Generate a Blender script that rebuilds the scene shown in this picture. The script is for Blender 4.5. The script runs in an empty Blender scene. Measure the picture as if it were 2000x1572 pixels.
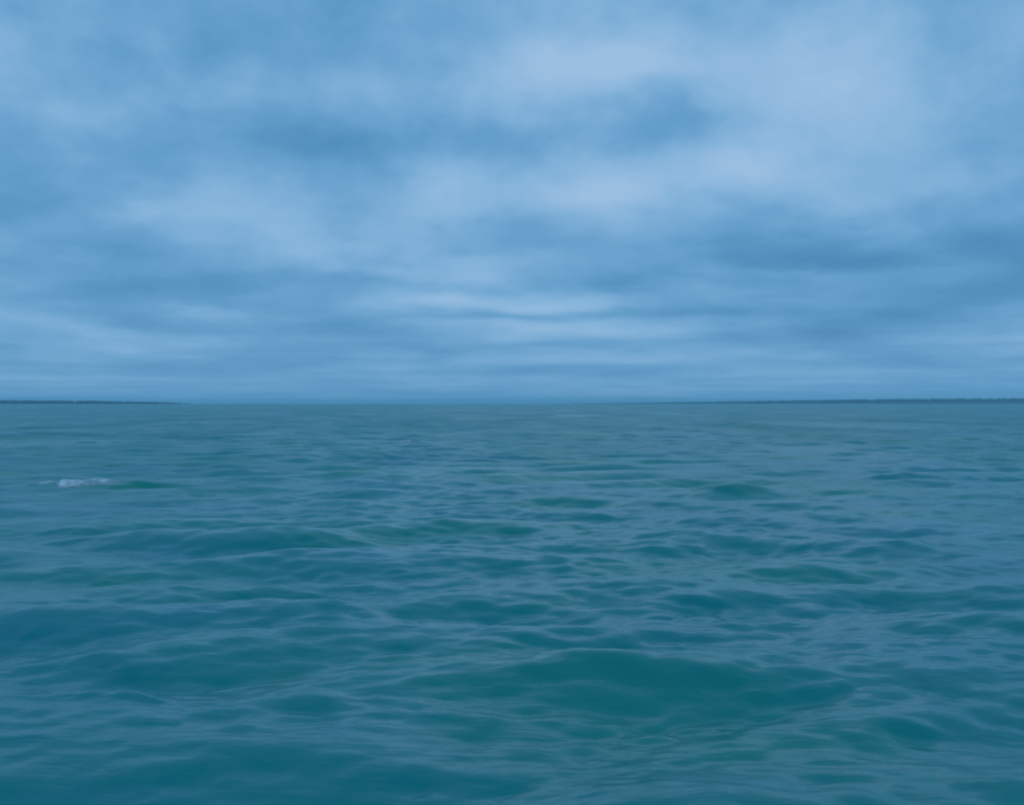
import bpy, math, random
import numpy as np

random.seed(7)
rng = np.random.default_rng(11)
scene = bpy.context.scene
col = scene.collection

# ------------------------------------------------------------------ camera
CAM_H = 4.0           # metres above the water
F_PX = 2114.0         # focal length in pixels of the 2000 px wide picture
HORIZON = 787.0
cam_data = bpy.data.cameras.new("camera")
cam_data.sensor_fit = 'HORIZONTAL'
cam_data.sensor_width = 108.0
cam_data.lens = 114.0
cam_data.shift_y = 0.0005
cam_data.clip_start = 0.1
cam_data.clip_end = 150000.0
cam_data.dof.use_dof = True
cam_data.dof.focus_distance = 28.0
cam_data.dof.aperture_fstop = 3.6
cam = bpy.data.objects.new("camera", cam_data)
cam.location = (0, 0, CAM_H)
cam.rotation_euler = (math.radians(90), 0, 0)
col.objects.link(cam)
scene.camera = cam

# ------------------------------------------------------------------ world
SUN_EL, SUN_AZ = math.radians(52), math.radians(150)   # azimuth clockwise from +Y
world = bpy.data.worlds.new("World")
scene.world = world
world.use_nodes = True
nt = world.node_tree
nt.nodes.clear()
N, L = nt.nodes.new, nt.links.new


def sock(node, key, v):
    if hasattr(v, 'is_output'):
        L(v, node.inputs[key])
    else:
        node.inputs[key].default_value = v


def math_n(op, a, b=0.0, clamp=False):
    n = N('ShaderNodeMath'); n.operation = op; n.use_clamp = clamp
    sock(n, 0, a); sock(n, 1, b)
    return n.outputs[0]


def vmath(op, a, b=(0, 0, 0)):
    n = N('ShaderNodeVectorMath'); n.operation = op
    sock(n, 0, a); sock(n, 1, b)
    return n.outputs['Value'] if op == 'LENGTH' else n.outputs['Vector']


def noise(vec, scale, detail=4.0, rough=0.5, dist=0.0, color=False):
    n = N('ShaderNodeTexNoise'); n.noise_dimensions = '3D'
    sock(n, 'Vector', vec)
    n.inputs['Scale'].default_value = scale
    n.inputs['Detail'].default_value = detail
    n.inputs['Roughness'].default_value = rough
    n.inputs['Distortion'].default_value = dist
    return n.outputs['Color'] if color else n.outputs['Fac']


SOFT = 0.012
tc = N('ShaderNodeTexCoord')
sep = N('ShaderNodeSeparateXYZ'); L(tc.outputs['Generated'], sep.inputs[0])
zc = math_n('MAXIMUM', sep.outputs['Z'], 0.0)
zs = math_n('ADD', zc, SOFT)
comb = N('ShaderNodeCombineXYZ')
L(math_n('DIVIDE', sep.outputs['X'], zs), comb.inputs[0])
L(math_n('DIVIDE', sep.outputs['Y'], zs), comb.inputs[1])
P = comb.outputs[0]                       # position on the cloud deck, in units of its height
# ragged edges: move the lookup by a turbulent offset
lz = math_n('MULTIPLY', math_n('LOGARITHM', math_n('ADD', zc, 0.03), 2.718), -2.2)
combq = N('ShaderNodeCombineXYZ')
L(math_n('MULTIPLY', sep.outputs['X'], 5.0), combq.inputs[0])
L(math_n('MULTIPLY', sep.outputs['Y'], 5.0), combq.inputs[1])
L(lz, combq.inputs[2])
Q = combq.outputs[0]                      # heaps: round overhead, pressed together towards the horizon
w1 = noise(Q, 1.25, 6, 0.55, color=True)
plen = vmath('LENGTH', P)
wo_ = N('ShaderNodeVectorMath'); wo_.operation = 'SCALE'
L(vmath('MULTIPLY', vmath('SUBTRACT', w1, (0.5, 0.5, 0.5)), (0.16, 0.34, 0)), wo_.inputs[0]); L(plen, wo_.inputs['Scale'])
Pw = vmath('ADD', P, wo_.outputs[0])


def deck(px, py):
    u, e = (px - 1000) / F_PX, (HORIZON - py) / F_PX
    n = math.sqrt(u * u + 1 + e * e)
    z = e / n + SOFT
    return u / n / z, 1 / n / z


# lit (+) and thick (-) banks of the deck: centre x, y, half width, half height, weight
BANKS = [
    (340, 395, 170, 48, .34), (190, 235, 130, 55, .12), (560, 500, 230, 60, .22), (850, 535, 190, 24, .16),
    (450, 165, 240, 55, .14), (900, 165, 220, 80, .20), (1110, 140, 160, 60, .26), (1280, 150, 160, 55, .26),
    (1580, 215, 200, 140, .38), (1180, 375, 200, 46, .36), (1420, 340, 190, 46, .20), (1700, 380, 200, 60, .16),
    (880, 390, 130, 50, .10), (1000, 585, 210, 16, .30), (1120, 645, 220, 14, .20), (1130, 703, 240, 10, .20),
    (200, 682, 120, 13, .18), (1500, 530, 230, 14, .16), (1800, 460, 90, 40, .16), (380, 655, 150, 14, .08),
    (430, 556, 330, 34, -.26), (1620, 492, 260, 44, -.34), (1280, 545, 170, 26, -.22), (1010, 275, 230, 44, -.12),
    (1310, 250, 150, 48, -.18), (610, 285, 200, 40, -.14), (290, 490, 140, 34, -.18), (190, 130, 140, 50, -.22),
    (820, 562, 190, 16, -.14), (1830, 600, 160, 60, -.24), (180, 610, 150, 40, -.20), (1300, 605, 240, 10, -.16),
    (960, 615, 160, 9, -.16), (600, 640, 240, 14, -.12), (1040, 675, 260, 8, -.14), (300, 720, 240, 16, -.12),
    (1650, 660, 260, 22, -.14), (750, 330, 90, 60, -.08), (1120, 480, 200, 30, -.06), (1060, 730, 300, 9, -.08),
]
acc = 0.435
for (px, py, hw, hh, wt) in BANKS:
    cx, cy = deck(px, py)
    a = abs(deck(px + hw, py)[0] - deck(px - hw, py)[0]) / 2
    b = abs(deck(px, py + hh)[1] - deck(px, py - hh)[1]) / 2
    d = vmath('MULTIPLY', vmath('SUBTRACT', Pw, (cx, cy, 0)), (1 / a, 1 / b, 0))
    ln = vmath('LENGTH', d)
    g = math_n('POWER', 2.718, math_n('MULTIPLY', math_n('MULTIPLY', ln, ln), -0.9))
    acc = math_n('ADD', math_n('MULTIPLY', g, wt), acc)
n1 = noise(Q, 0.95, 7, 0.52, 0.3)
n2 = noise(vmath('ADD', Q, (31, 7, 5)), 2.6, 7, 0.60, 0.2)
acc = math_n('ADD', acc, math_n('MULTIPLY', math_n('SUBTRACT', n1, 0.5), 1.0))
acc = math_n('ADD', acc, math_n('MULTIPLY', math_n('SUBTRACT', n2, 0.5), 0.50))
n4 = noise(vmath('MULTIPLY', vmath('ADD', Q, (3, 9, 2)), (0.55, 0.55, 2.0)), 1.6, 6, 0.55, 0.3)   # stacked rolls far out
acc = math_n('ADD', acc, math_n('MULTIPLY', math_n('SUBTRACT', n4, 0.5), math_n('MULTIPLY', math_n('POWER', 2.718, math_n('MULTIPLY', zc, -9.0)), 0.75)))
ramp = N('ShaderNodeValToRGB'); L(acc, ramp.inputs[0])
cr = ramp.color_ramp; cr.interpolation = 'B_SPLINE'
cr.elements[0].position = 0.08; cr.elements[0].color = (0.066, 0.250, 0.490, 1)
cr.elements[1].position = 1.0; cr.elements[1].color = (0.365, 0.560, 0.790, 1)
e = cr.elements.new(0.35); e.color = (0.118, 0.338, 0.595, 1)
e = cr.elements.new(0.62); e.color = (0.205, 0.435, 0.700, 1)
# far end of the deck sinks into the air above the horizon
far = math_n('POWER', 2.718, math_n('MULTIPLY', zc, -38.0))
mixh = N('ShaderNodeMix'); mixh.data_type = 'RGBA'
L(math_n('MULTIPLY', far, 0.72), mixh.inputs[0])
L(ramp.outputs[0], mixh.inputs[6]); mixh.inputs[7].default_value = (0.108, 0.332, 0.595, 1)
bg_c = N('ShaderNodeBackground'); L(mixh.outputs[2], bg_c.inputs[0]); bg_c.inputs[1].default_value = 1.0
sky = N('ShaderNodeTexSky'); sky.sky_type = 'NISHITA'; sky.sun_disc = False
sky.sun_elevation = SUN_EL; sky.sun_rotation = SUN_AZ
sky.air_density = 1.0; sky.dust_density = 0.5; sky.ozone_density = 2.0
bg_s = N('ShaderNodeBackground'); L(sky.outputs[0], bg_s.inputs[0]); bg_s.inputs[1].default_value = 0.07
cover = N('ShaderNodeMapRange'); L(acc, cover.inputs[0])
cover.inputs[1].default_value = 0.05; cover.inputs[2].default_value = 0.40
cover.inputs[3].default_value = 0.92; cover.inputs[4].default_value = 0.96
mixs = N('ShaderNodeMixShader'); L(cover.outputs[0], mixs.inputs[0])
L(bg_s.outputs[0], mixs.inputs[1]); L(bg_c.outputs[0], mixs.inputs[2])
wo = N('ShaderNodeOutputWorld'); L(mixs.outputs[0], wo.inputs[0])
world.cycles.sampling_method = 'MANUAL'
world.cycles.sample_map_resolution = 512

# ------------------------------------------------------------------ sun (veiled by the cloud deck)
sd = bpy.data.lights.new("sun", 'SUN')
sd.energy = 0.6
sd.angle = math.radians(25)
sd.color = (1.0, 0.95, 0.88)
sun = bpy.data.objects.new("sun", sd)
sun.rotation_euler = (math.pi / 2 - SUN_EL, 0, math.pi - SUN_AZ)
col.objects.link(sun)

vs = scene.view_settings
vs.view_transform = 'Standard'; vs.look = 'None'
vs.exposure = 0.0; vs.gamma = 1.0; vs.use_curve_mapping = False
scene.cycles.use_denoising = True
scene.cycles.max_bounces = 6
scene.cycles.filter_width = 2.1
scene.cycles.volume_bounces = 1


# ------------------------------------------------------------------ helpers
def mesh_obj(name, verts, faces, mat, smooth=True):
    me = bpy.data.meshes.new(name)
    verts = np.asarray(verts, dtype=np.float32); faces = np.asarray(faces, dtype=np.int32)
    k = faces.shape[1]
    me.vertices.add(len(verts)); me.vertices.foreach_set('co', verts.ravel())
    me.loops.add(faces.size); me.loops.foreach_set('vertex_index', faces.ravel())
    me.polygons.add(len(faces))
    me.polygons.foreach_set('loop_start', np.arange(len(faces), dtype=np.int32) * k)
    me.polygons.foreach_set('use_smooth', np.full(len(faces), smooth))
    me.update(calc_edges=True); me.validate()
    me.materials.append(mat)
    o = bpy.data.objects.new(name, me); col.objects.link(o)
    return o


def new_mat(name):
    m = bpy.data.materials.new(name); m.use_nodes = True
    t = m.node_tree
    return m, t, t.nodes['Principled BSDF'], t.nodes['Material Output']


def ground(px, py):
    d = CAM_H * F_PX / (py - HORIZON)
    return (px - 1000) / F_PX * d, d


# ------------------------------------------------------------------ the sea
NW = 190
lam = np.exp(np.concatenate([rng.uniform(math.log(0.42), math.log(8.0), 130), rng.uniform(math.log(0.24), math.log(1.1), 60)]))
kk = 2 * math.pi / lam
spread = np.where(lam > 2.5, 0.46, 0.66)
th = -math.pi / 2 + 0.16 + rng.normal(0, 1, NW) * spread     # rolling towards the camera, a little to the right
sl = 0.162 * math.sqrt(2 / 130) * np.where(lam < 0.6, 0.60, 0.80) * np.where(lam > 2.2, 1.75, 1.0) * np.where(lam > 6.0, 0.7, 1.0)
amp = sl / kk * rng.uniform(0.7, 1.3, NW)
ph = rng.uniform(0, 2 * math.pi, NW)
kx, ky = kk * np.cos(th), kk * np.sin(th)

# single crests that stand out in the photograph: x, y on the water, half length, half breadth, height, heading
CRESTS = []


def crest(px, py, half_px, height, turn=0.0, breadth=None):
    x, y = ground(px, py)
    hl = half_px / F_PX * y
    CRESTS.append((x, y, hl, breadth or max(0.35, min(1.3, hl * 0.5)), height, math.radians(turn)))


crest(1430, 964, 75, .36); crest(1745, 934, 60, .36); crest(262, 951, 75, .34, 4); crest(140, 951, 95, .34); crest(795, 864, 26, .30, 0, .8); crest(737, 827, 16, .42, 0, 1.4); crest(340, 972, 110, .22)
crest(170, 1040, 120, .24, -3); crest(430, 1062, 130, .10, -6); crest(830, 1118, 180, .21); crest(870, 944, 60, .15)
crest(1000, 962, 90, .14); crest(1580, 1128, 120, .15, -4); crest(1420, 1325, 240, .21, -12, .8)
crest(1090, 1325, 120, .14, 5); crest(220, 1372, 110, .14, 8); crest(720, 1400, 180, .11, -3)
crest(1340, 1176, 90, .09, -12); crest(1240, 1076, 130, .16); crest(1480, 1032, 120, .13, -3)
crest(1760, 1075, 90, .16); crest(1720, 1420, 160, .16, 3); crest(600, 1192, 120, .10, 6)
crest(300, 1300, 130, .10); crest(1790, 1270, 90, .12); crest(640, 1000, 120, .10, 5); crest(1560, 1350, 100, .10, -14)


def crests(x, y):
    z = np.zeros_like(x)
    for (cx, cy, hl, hb, h, t) in CRESTS:
        s = (x - cx) * math.cos(t) + (y - cy) * math.sin(t)
        r = -(x - cx) * math.sin(t) + (y - cy) * math.cos(t)
        m = (np.abs(s) < 3 * hl) & (np.abs(r) < 5 * hb)
        if not m.any():
            continue
        s, r = s[m] / hl, r[m] / hb
        q = cx * 1.7 + cy                                     # every crest wanders and frays in its own way
        r = r + .28 * np.sin(2.3 * s + q) + .16 * np.sin(5.1 * s + 2 * q + r) + .08 * np.sin(9.7 * s - q - 2 * r)
        s = s + .22 * np.sin(1.9 * r + q) + .10 * np.sin(4.3 * r - q)
        r = r - 0.35 * s * s                                  # crests bow away at their ends
        prof = np.where(r < 0, np.exp(-(r / 0.62) ** 2), np.exp(-(r / 1.35) ** 2))
        z[m] += h * np.exp(-s * s) * prof
    return z * 0.68


def sea(x, y, step):
    """Displaced water surface over the rest points x, y; waves the mesh cannot carry fade out."""
    X, Y, Z = x.copy(), y.copy(), np.zeros_like(x)
    gust = 0.80 + 0.35 * np.sin(x * .13 + 1.3 * np.sin(y * .045)) * np.sin(y * .061 + .7 * np.sin(x * .09))
    for i in range(NW):
        w = np.clip((lam[i] / step - 2.0) / 1.6, 0, 1)
        m = w > 0
        if not m.any():
            continue
        p = kx[i] * x[m] + ky[i] * y[m] + ph[i]
        a = amp[i] * w[m] * (gust[m] if lam[i] < 3 else 1.0)
        c = a * np.cos(p) * 0.6
        X[m] -= c * math.cos(th[i])
        Y[m] -= c * math.sin(th[i])
        Z[m] += a * np.sin(p)
    near = np.hypot(x, y) < 240
    Z[near] += crests(x[near], y[near])
    return X, Y, Z


def unresolved(step):
    """Slope variance of the waves too short for the mesh there: they roughen the gloss instead."""
    v = np.zeros_like(step)
    for i in range(NW):
        w = np.clip((lam[i] / step - 2.0) / 1.6, 0, 1)
        v += 0.5 * (amp[i] * kk[i]) ** 2 * (1 - w * w)
    return v


rad = [0.5]
while rad[-1] < 12000:
    r = rad[-1]
    g = 1.06 if r < 8 else (1.004 if r < 130 else (1.0055 if r < 400 else (1.009 if r < 800 else 1.035)))
    rad.append(r * g)
rad = np.array(rad)
half = np.concatenate([np.linspace(0, 0.53, 375), 0.53 + (math.pi - 0.53) * (np.linspace(0, 1, 70)[1:] ** 1.7)])
ang = np.concatenate([-half[::-1], half[1:]])[:-1]            # full circle, finest ahead
A, R = np.meshgrid(ang, rad)
x0, y0 = (R * np.sin(A)).ravel(), (R * np.cos(A)).ravel()
dr = np.gradient(rad)
da = np.abs(np.gradient(ang))
step = np.maximum(dr[:, None] * np.ones_like(A), R * da[None, :]).ravel()
X, Y, Z = sea(x0, y0, step)
nr, na = len(rad), len(ang)
i, j = np.meshgrid(np.arange(nr - 1), np.arange(na), indexing='ij')
jn = (j + 1) % na
faces = np.stack([i * na + j, i * na + jn, (i + 1) * na + jn, (i + 1) * na + j], -1).reshape(-1, 4)[:, ::-1]

mw, t, bs, out = new_mat("lake_water")
bs.inputs['Base Color'].default_value = (0.010, 0.085, 0.095, 1)
ra = t.nodes.new('ShaderNodeAttribute'); ra.attribute_name = "ripple_roughness"
bs.inputs['IOR'].default_value = 1.333
NT = t.nodes.new; LT = t.links.new
geo = NT('ShaderNodeNewGeometry')


def mapped(scale, rot=0.0):
    mp = NT('ShaderNodeMapping'); mp.inputs['Scale'].default_value = scale
    mp.inputs['Rotation'].default_value = (0, 0, rot)
    LT(geo.outputs['Position'], mp.inputs['Vector'])
    return mp.outputs[0]


def tnoise(v, s, d, r=0.5, dist=0.0):
    n = NT('ShaderNodeTexNoise'); LT(v, n.inputs['Vector'])
    n.inputs['Scale'].default_value = s; n.inputs['Detail'].default_value = d
    n.inputs['Roughness'].default_value = r; n.inputs['Distortion'].default_value = dist
    return n.outputs['Fac']


fine = tnoise(mapped((0.55, 1.6, 0), 0.12), 3.2, 4, 0.55, 0.4)
chop = tnoise(mapped((0.5, 1.0, 0), -0.1), 0.9, 5, 0.55, 0.3)
b1 = NT('ShaderNodeBump'); b1.inputs['Distance'].default_value = 0.018; b1.inputs['Strength'].default_value = 1.0
LT(fine, b1.inputs['Height'])
b2 = NT('ShaderNodeBump'); b2.inputs['Distance'].default_value = 0.03; b2.inputs['Strength'].default_value = 1.0
LT(chop, b2.inputs['Height']); LT(b1.outputs[0], b2.inputs['Normal'])
LT(b2.outputs[0], bs.inputs['Normal'])
# gusts: ruffled and slick lanes on the open water
lane = tnoise(mapped((0.05, 0.016, 0), 0.2), 1.0, 5, 0.6, 0.5)
lr = NT('ShaderNodeMapRange'); LT(lane, lr.inputs[0]); lr.inputs[1].default_value = .34; lr.inputs[2].default_value = .66
lr.inputs[3].default_value = .72; lr.inputs[4].default_value = 1.25
lm = NT('ShaderNodeMath'); lm.operation = 'MULTIPLY'
LT(ra.outputs['Fac'], lm.inputs[0]); LT(lr.outputs[0], lm.inputs[1]); LT(lm.outputs[0], bs.inputs['Roughness'])
# silt and plankton: the water itself is greener in some patches than in others
patch = tnoise(mapped((0.6, 1, 0)), 0.11, 3, 0.5)
mx = NT('ShaderNodeMix'); mx.data_type = 'RGBA'
mr = NT('ShaderNodeMapRange'); LT(patch, mr.inputs[0]); mr.inputs[1].default_value = .35; mr.inputs[2].default_value = .65
LT(mr.outputs[0], mx.inputs[0])
mx.inputs[6].default_value = (0.001, 0.178, 0.215, 1); mx.inputs[7].default_value = (0.002, 0.200, 0.172, 1)
bs.inputs['Specular Tint'].default_value = (.65, 1, 1, 1)
LT(mx.outputs[2], bs.inputs['Base Color'])

water = mesh_obj("water", np.stack([X, Y, Z], -1), faces, mw)
alpha2 = 0.16 ** 4 + 0.42 * unresolved(step)
a_ = water.data.attributes.new("ripple_roughness", 'FLOAT', 'POINT')
a_.data.foreach_set('value', (alpha2 ** 0.25).astype(np.float32))
water['kind'] = 'structure'
water['label'] = "choppy teal lake water reaching to the horizon"
water['category'] = "water"


# ------------------------------------------------------------------ foam on breaking crests
mf, t, bs, out = new_mat("foam")
NT = t.nodes.new; LT = t.links.new
geo = NT('ShaderNodeNewGeometry')
fn = tnoise(geo.outputs['Position'], 2.6, 4, 0.5)
rp = NT('ShaderNodeValToRGB'); LT(fn, rp.inputs[0])
rp.color_ramp.elements[0].position = .35; rp.color_ramp.elements[0].color = (.34, .52, .62, 1)
rp.color_ramp.elements[1].position = .65; rp.color_ramp.elements[1].color = (.46, .62, .70, 1)
LT(rp.outputs[0], bs.inputs['Base Color']); bs.inputs['Roughness'].default_value = .6
at = NT('ShaderNodeAttribute'); at.attribute_name = "thickness"      # thin foam lets the water through
am = NT('ShaderNodeMath'); am.operation = 'MULTIPLY'; am.use_clamp = True
LT(at.outputs['Fac'], am.inputs[0]); LT(fn, am.inputs[1]); LT(am.outputs[0], bs.inputs['Alpha'])


def whitecap(px, py, half_px, depth, label, seed):
    cx, cy = ground(px, py)
    hl = half_px / F_PX * cy
    nu, nv = 90, 34
    u, v = np.meshgrid(np.linspace(-1, 1, nu), np.linspace(-1, 1, nv))
    r2 = np.random.default_rng(seed)
    wob = sum(r2.uniform(.05, .16) * np.sin(u * r2.uniform(3, 16) + r2.uniform(0, 6)) for _ in range(6))
    x = (cx + u * hl).ravel(); y = (cy + (v + wob) * depth * (1 - .6 * u * u)).ravel()
    stp = np.full_like(x, max(.1, .0048 * cy))
    Xf, Yf, Zf = sea(x, y, stp)
    th_ = np.zeros(u.shape)
    for _ in range(26):
        th_ += r2.uniform(.3, 1) * np.sin(u * r2.uniform(2, 22) + v * r2.uniform(-6, 6) + r2.uniform(0, 6.3))
    th_ = np.clip(1 - u * u, 0, 1) * np.clip(1 - np.abs(v) ** 1.4, 0, 1) * (1.0 + .09 * th_)
    Zf = Zf + np.clip(th_, 0, 1.2).ravel() ** .6 * (.10 + .0012 * max(0, cy - 55)) - .03   # a low mound, its rim under the water
    i, j = np.meshgrid(np.arange(nv - 1), np.arange(nu - 1), indexing='ij')
    f = np.stack([i * nu + j, i * nu + j + 1, (i + 1) * nu + j + 1, (i + 1) * nu + j], -1).reshape(-1, 4)
    keep = (th_.ravel()[f] > .02).any(1)
    f = f[keep]
    used = np.unique(f); remap = np.full(nu * nv, -1); remap[used] = np.arange(len(used))
    o = mesh_obj("whitecap", np.stack([Xf, Yf, Zf], -1)[used], remap[f], mf)
    a_ = o.data.attributes.new("thickness", 'FLOAT', 'POINT')
    a_.data.foreach_set('value', np.clip(th_.ravel()[used] * 2.6, 0, 1.7).astype(np.float32))
    o['label'] = label; o['category'] = "whitecap"; o['group'] = "whitecaps on the water"
    return o


whitecap(140, 950, 100, 1.5, "widest white foam crest breaking on the dark swell near the water's left side", 3)
whitecap(795, 863, 24, 2.2, "small white foam streak on the open water below the middle of the horizon", 5)
whitecap(737, 826, 14, 5.0, "tiniest pale foam fleck just under the horizon left of its middle", 8)

# ------------------------------------------------------------------ far wooded shores
ml, t, bs, out = new_mat("shore_soil")
bs.inputs['Base Color'].default_value = (.020, .050, .048, 1); bs.inputs['Roughness'].default_value = .95
mt, t, bs, out = new_mat("far_foliage")
NT = t.nodes.new; LT = t.links.new
geo = NT('ShaderNodeNewGeometry')
fn = tnoise(geo.outputs['Position'], .25, 4, .6)
rp = NT('ShaderNodeValToRGB'); LT(fn, rp.inputs[0])
rp.color_ramp.elements[0].position = .3; rp.color_ramp.elements[0].color = (.009, .038, .036, 1)
rp.color_ramp.elements[1].position = .7; rp.color_ramp.elements[1].color = (.018, .062, .052, 1)
LT(rp.outputs[0], bs.inputs['Base Color']); bs.inputs['Roughness'].default_value = .9; bs.inputs['Specular IOR Level'].default_value = .15

import bmesh
ico = bmesh.new(); bmesh.ops.create_icosphere(ico, subdivisions=1, radius=1.0)
ico_v = np.array([v.co[:] for v in ico.verts]); ico_f = np.array([[v.index for v in f.verts] for f in ico.faces]); ico.free()


def shore(dist, stations, n_trees, land_share, seed, land_label, wood_label):
    """stations: (px, height px) along the shore as seen from the pier, seen heights becoming metres at this distance."""
    pxs = np.array([s[0] for s in stations], float); hs = np.array([s[1] for s in stations], float)
    r2 = np.random.default_rng(seed)
    m = 160
    px = np.linspace(pxs[0], pxs[-1], m)
    hh = np.interp(px, pxs, hs) * .86 * dist / F_PX
    top = np.maximum(.3, hh * land_share)
    depth = [0, 12, 60, 220, 420]
    prof = [-.6, .35, .9, 1.0, -.05]
    V = []
    for k in range(len(depth)):
        d = dist + depth[k] + (14 * np.sin(px * .05 + seed) if k < 3 else 0)
        xx = (px - 1000) / F_PX * d
        zz = prof[k] * top if k else np.full(m, -.6)
        if k == 4:
            zz = np.full(m, -.6)
        V.append(np.stack([xx, np.full(m, 0.) + d, zz], -1))
    V = np.concatenate(V)
    i, j = np.meshgrid(np.arange(len(depth) - 1), np.arange(m - 1), indexing='ij')
    f = np.stack([i * m + j, i * m + j + 1, (i + 1) * m + j + 1, (i + 1) * m + j], -1).reshape(-1, 4)
    land = mesh_obj("far_shore", V, f, ml)
    land['kind'] = 'structure'; land['label'] = land_label; land['category'] = "shore"
    vs_, fs_, off = [], [], 0
    for _ in range(n_trees):
        p = r2.uniform(pxs[0], pxs[-1])
        h = np.interp(p, pxs, hs) * .86 * dist / F_PX * r2.choice([.70, .80, .88, .96], p=[.2, .35, .3, .15]) * r2.uniform(.93, 1.06)
        if h < .9:
            continue
        d = dist + r2.uniform(20, 200)
        x, y = (p - 1000) / F_PX * d, d
        z0 = max(.2, np.interp(p, pxs, hs) * .86 * dist / F_PX * land_share * .8)
        h = h - z0 * .6
        w = min(max(h, 3) * .7, r2.uniform(5, 9))
        # each tree: two or three lumpy crown masses over the ground
        for q in range(3):
            sc = np.array([w * r2.uniform(.6, 1), w * r2.uniform(.6, 1), h * r2.uniform(.24, .36)])
            ctr = np.array([x + r2.normal(0, w * .45), y + r2.normal(0, w * .45), z0 + h * (.28, .48, .70)[q]])
            lump = 1 + .22 * np.sin(ico_v @ r2.normal(0, 4, 3) + r2.uniform(0, 6))[:, None] + r2.normal(0, .08, (len(ico_v), 1))
            vs_.append(ico_v * lump * sc + ctr); fs_.append(ico_f + off); off += len(ico_v)
    wood = mesh_obj("distant_trees", np.concatenate(vs_), np.concatenate(fs_), mt, smooth=False)
    wood['kind'] = 'stuff'; wood['label'] = wood_label; wood['category'] = "trees"


shore(4200, [(-420, 11), (-100, 9.5), (90, 8.5), (150, 8), (200, 7.2), (240, 6), (300, 5), (345, 3.6), (372, 1.0)], 900, .25, 4,
      "low dark shore on the left of the horizon, ending in a point",
      "blue hazed trees standing on the left shore at the horizon")
shore(5200, [(1120, .8), (1250, 2.4), (1400, 4.5), (1560, 7), (1700, 9), (1880, 10.5), (2100, 11), (2400, 11)], 1500, .8, 9,
      "long low shore on the right of the horizon, rising slowly",
      "smooth blue wooded rise on the right shore at the horizon")

# ------------------------------------------------------------------ haze over the water
mh = bpy.data.materials.new("haze_air"); mh.use_nodes = True
t = mh.node_tree; t.nodes.clear()
pv = t.nodes.new('ShaderNodeVolumePrincipled'); mo = t.nodes.new('ShaderNodeOutputMaterial')
pv.inputs['Color'].default_value = (.45, .84, 1.0, 1)
pv.inputs['Density'].default_value = 1.35e-4
pv.inputs['Anisotropy'].default_value = 0.0
t.links.new(pv.outputs[0], mo.inputs['Volume'])
S, zb, zt = 12600, -2.5, 38
hv = [(sx * S, sy * S, z) for z in (zb, zt) for sx, sy in ((-1, -1), (1, -1), (1, 1), (-1, 1))]
hf = [(3, 2, 1, 0), (4, 5, 6, 7), (0, 1, 5, 4), (1, 2, 6, 5), (2, 3, 7, 6), (3, 0, 4, 7)]
haze = mesh_obj("haze", hv, hf, mh, smooth=False)
haze['kind'] = 'stuff'; haze['label'] = "thin blue haze in the air over the lake"; haze['category'] = "haze"
